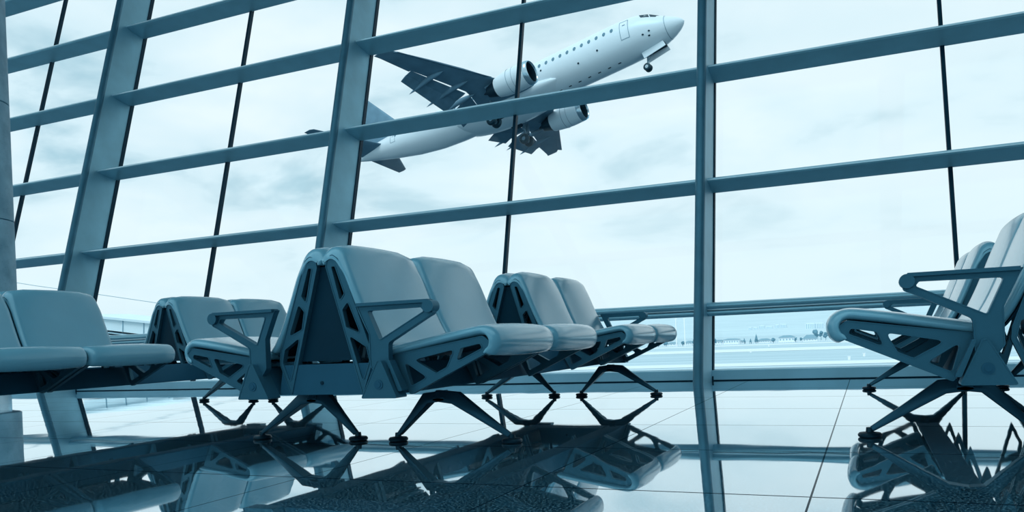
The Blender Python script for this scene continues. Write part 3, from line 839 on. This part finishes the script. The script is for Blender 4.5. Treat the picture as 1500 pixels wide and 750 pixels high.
for k in range(8):
    b = bmesh.new(); tube(b, (L_*(.06+.125*k), .2, -1.1), (L_*(.06+.125*k), .2, -2.4), .025, seg=8); obj('rail_post', b, M['bridge_d'], jb)
for k in (.1, .9):
    b = bmesh.new(); box(b, (L_*k, 1.4, -3.6), (.4, .4, 5.2)); obj('support_column', b, M['bridge_d'], jb, smooth=False)
b = bmesh.new(); pts = [ray_at(u, v, 52) for u, v in ((-60, 400), (24, 414), (52, 418.5), (142, 431), (218, 442), (330, 460), (440, 479))]
for a, c in zip(pts, pts[1:]): tube(b, a, c, .018, seg=6, caps=False)
tag(obj('overhead_cable', b, M['bridge_d'], None), 'thin cable sagging across the sky behind the left column', 'cable')

# ------------------------------------------------------------------ light: overcast sky + added fill lights
w = bpy.data.worlds.new('overcast_sky'); SC.world = w; w.use_nodes = True
N = w.node_tree.nodes; L = w.node_tree.links; bg = N['Background']
tc = N.new('ShaderNodeTexCoord'); sp = N.new('ShaderNodeSeparateXYZ'); L.new(tc.outputs['Generated'], sp.inputs[0])
mx = N.new('ShaderNodeMath'); mx.operation = 'MAXIMUM'; mx.inputs[1].default_value = 0; L.new(sp.outputs['Z'], mx.inputs[0])
ad = N.new('ShaderNodeMath'); ad.operation = 'ADD'; ad.inputs[1].default_value = .22; L.new(mx.outputs[0], ad.inputs[0])
cb = N.new('ShaderNodeVectorMath'); cb.operation = 'DIVIDE'; L.new(tc.outputs['Generated'], cb.inputs[0])
cx = N.new('ShaderNodeCombineXYZ'); [L.new(ad.outputs[0], cx.inputs[i]) for i in range(3)]
L.new(cx.outputs[0], cb.inputs[1])
nz = N.new('ShaderNodeTexNoise'); nz.inputs['Scale'].default_value = 1.9; nz.inputs['Detail'].default_value = 7; nz.inputs['Roughness'].default_value = .52
nz.inputs['Distortion'].default_value = .25
L.new(cb.outputs[0], nz.inputs['Vector'])
cr = N.new('ShaderNodeValToRGB'); e = cr.color_ramp.elements
e[0].position = .34; e[0].color = srgb(160, 200, 216); e[1].position = .62; e[1].color = srgb(236, 249, 254)
e2 = cr.color_ramp.elements.new(.45); e2.color = srgb(216, 238, 247)
L.new(nz.outputs['Fac'], cr.inputs['Fac'])
# near the horizon the cloud deck is even and pale
hz = N.new('ShaderNodeMapRange'); hz.inputs[1].default_value = .02; hz.inputs[2].default_value = .22; L.new(sp.outputs['Z'], hz.inputs[0])
mc = N.new('ShaderNodeMix'); mc.data_type = 'RGBA'; mc.inputs[6].default_value = srgb(226, 244, 250)
wx = N.new('ShaderNodeMapRange'); wx.inputs[1].default_value = -.75; wx.inputs[2].default_value = .1; wx.inputs[3].default_value = 1; wx.inputs[4].default_value = .4; L.new(sp.outputs['X'], wx.inputs[0])
ml = N.new('ShaderNodeMath'); ml.operation = 'MULTIPLY'; L.new(hz.outputs[0], ml.inputs[0]); L.new(wx.outputs[0], ml.inputs[1])
L.new(ml.outputs[0], mc.inputs[0]); L.new(cr.outputs['Color'], mc.inputs[7]); L.new(mc.outputs[2], bg.inputs['Color'])
bg.inputs['Strength'].default_value = 1.08

def area(name, loc, rot, sx, sy, e, col=(.58, .87, .97)):
    l = bpy.data.lights.new(name, 'AREA'); l.shape = 'RECTANGLE'; l.size = sx; l.size_y = sy; l.energy = e; l.color = col
    o = bpy.data.objects.new(name, l); COL.objects.link(o); o.location = loc; o.rotation_euler = rot; return o
for x in (-10, -3, 4):
    for y in (-5, 0):
        area('ceiling_fill', (x, y, H-.05), (0, 0, 0), 6.6, 4.6, 145)  # unseen lights added under the ceiling to brighten the hall
area('back_fill', (-3, YB+.1, 3.5), (PI/2, 0, 0), 16, 4, 210)  # unseen frontal fill added behind the camera
sun = bpy.data.lights.new('sun', 'SUN'); sun.energy = 1.6; sun.angle = math.radians(25); sun.color = (.92, .97, 1)
so = bpy.data.objects.new('sun', sun); COL.objects.link(so); so.rotation_euler = Vector((.25, .75, -1.25)).to_track_quat('-Z', 'Y').to_euler()

SC.view_settings.view_transform = 'Standard'; SC.view_settings.look = 'None'
SC.view_settings.exposure = 0; SC.view_settings.gamma = 1; SC.view_settings.use_curve_mapping = False
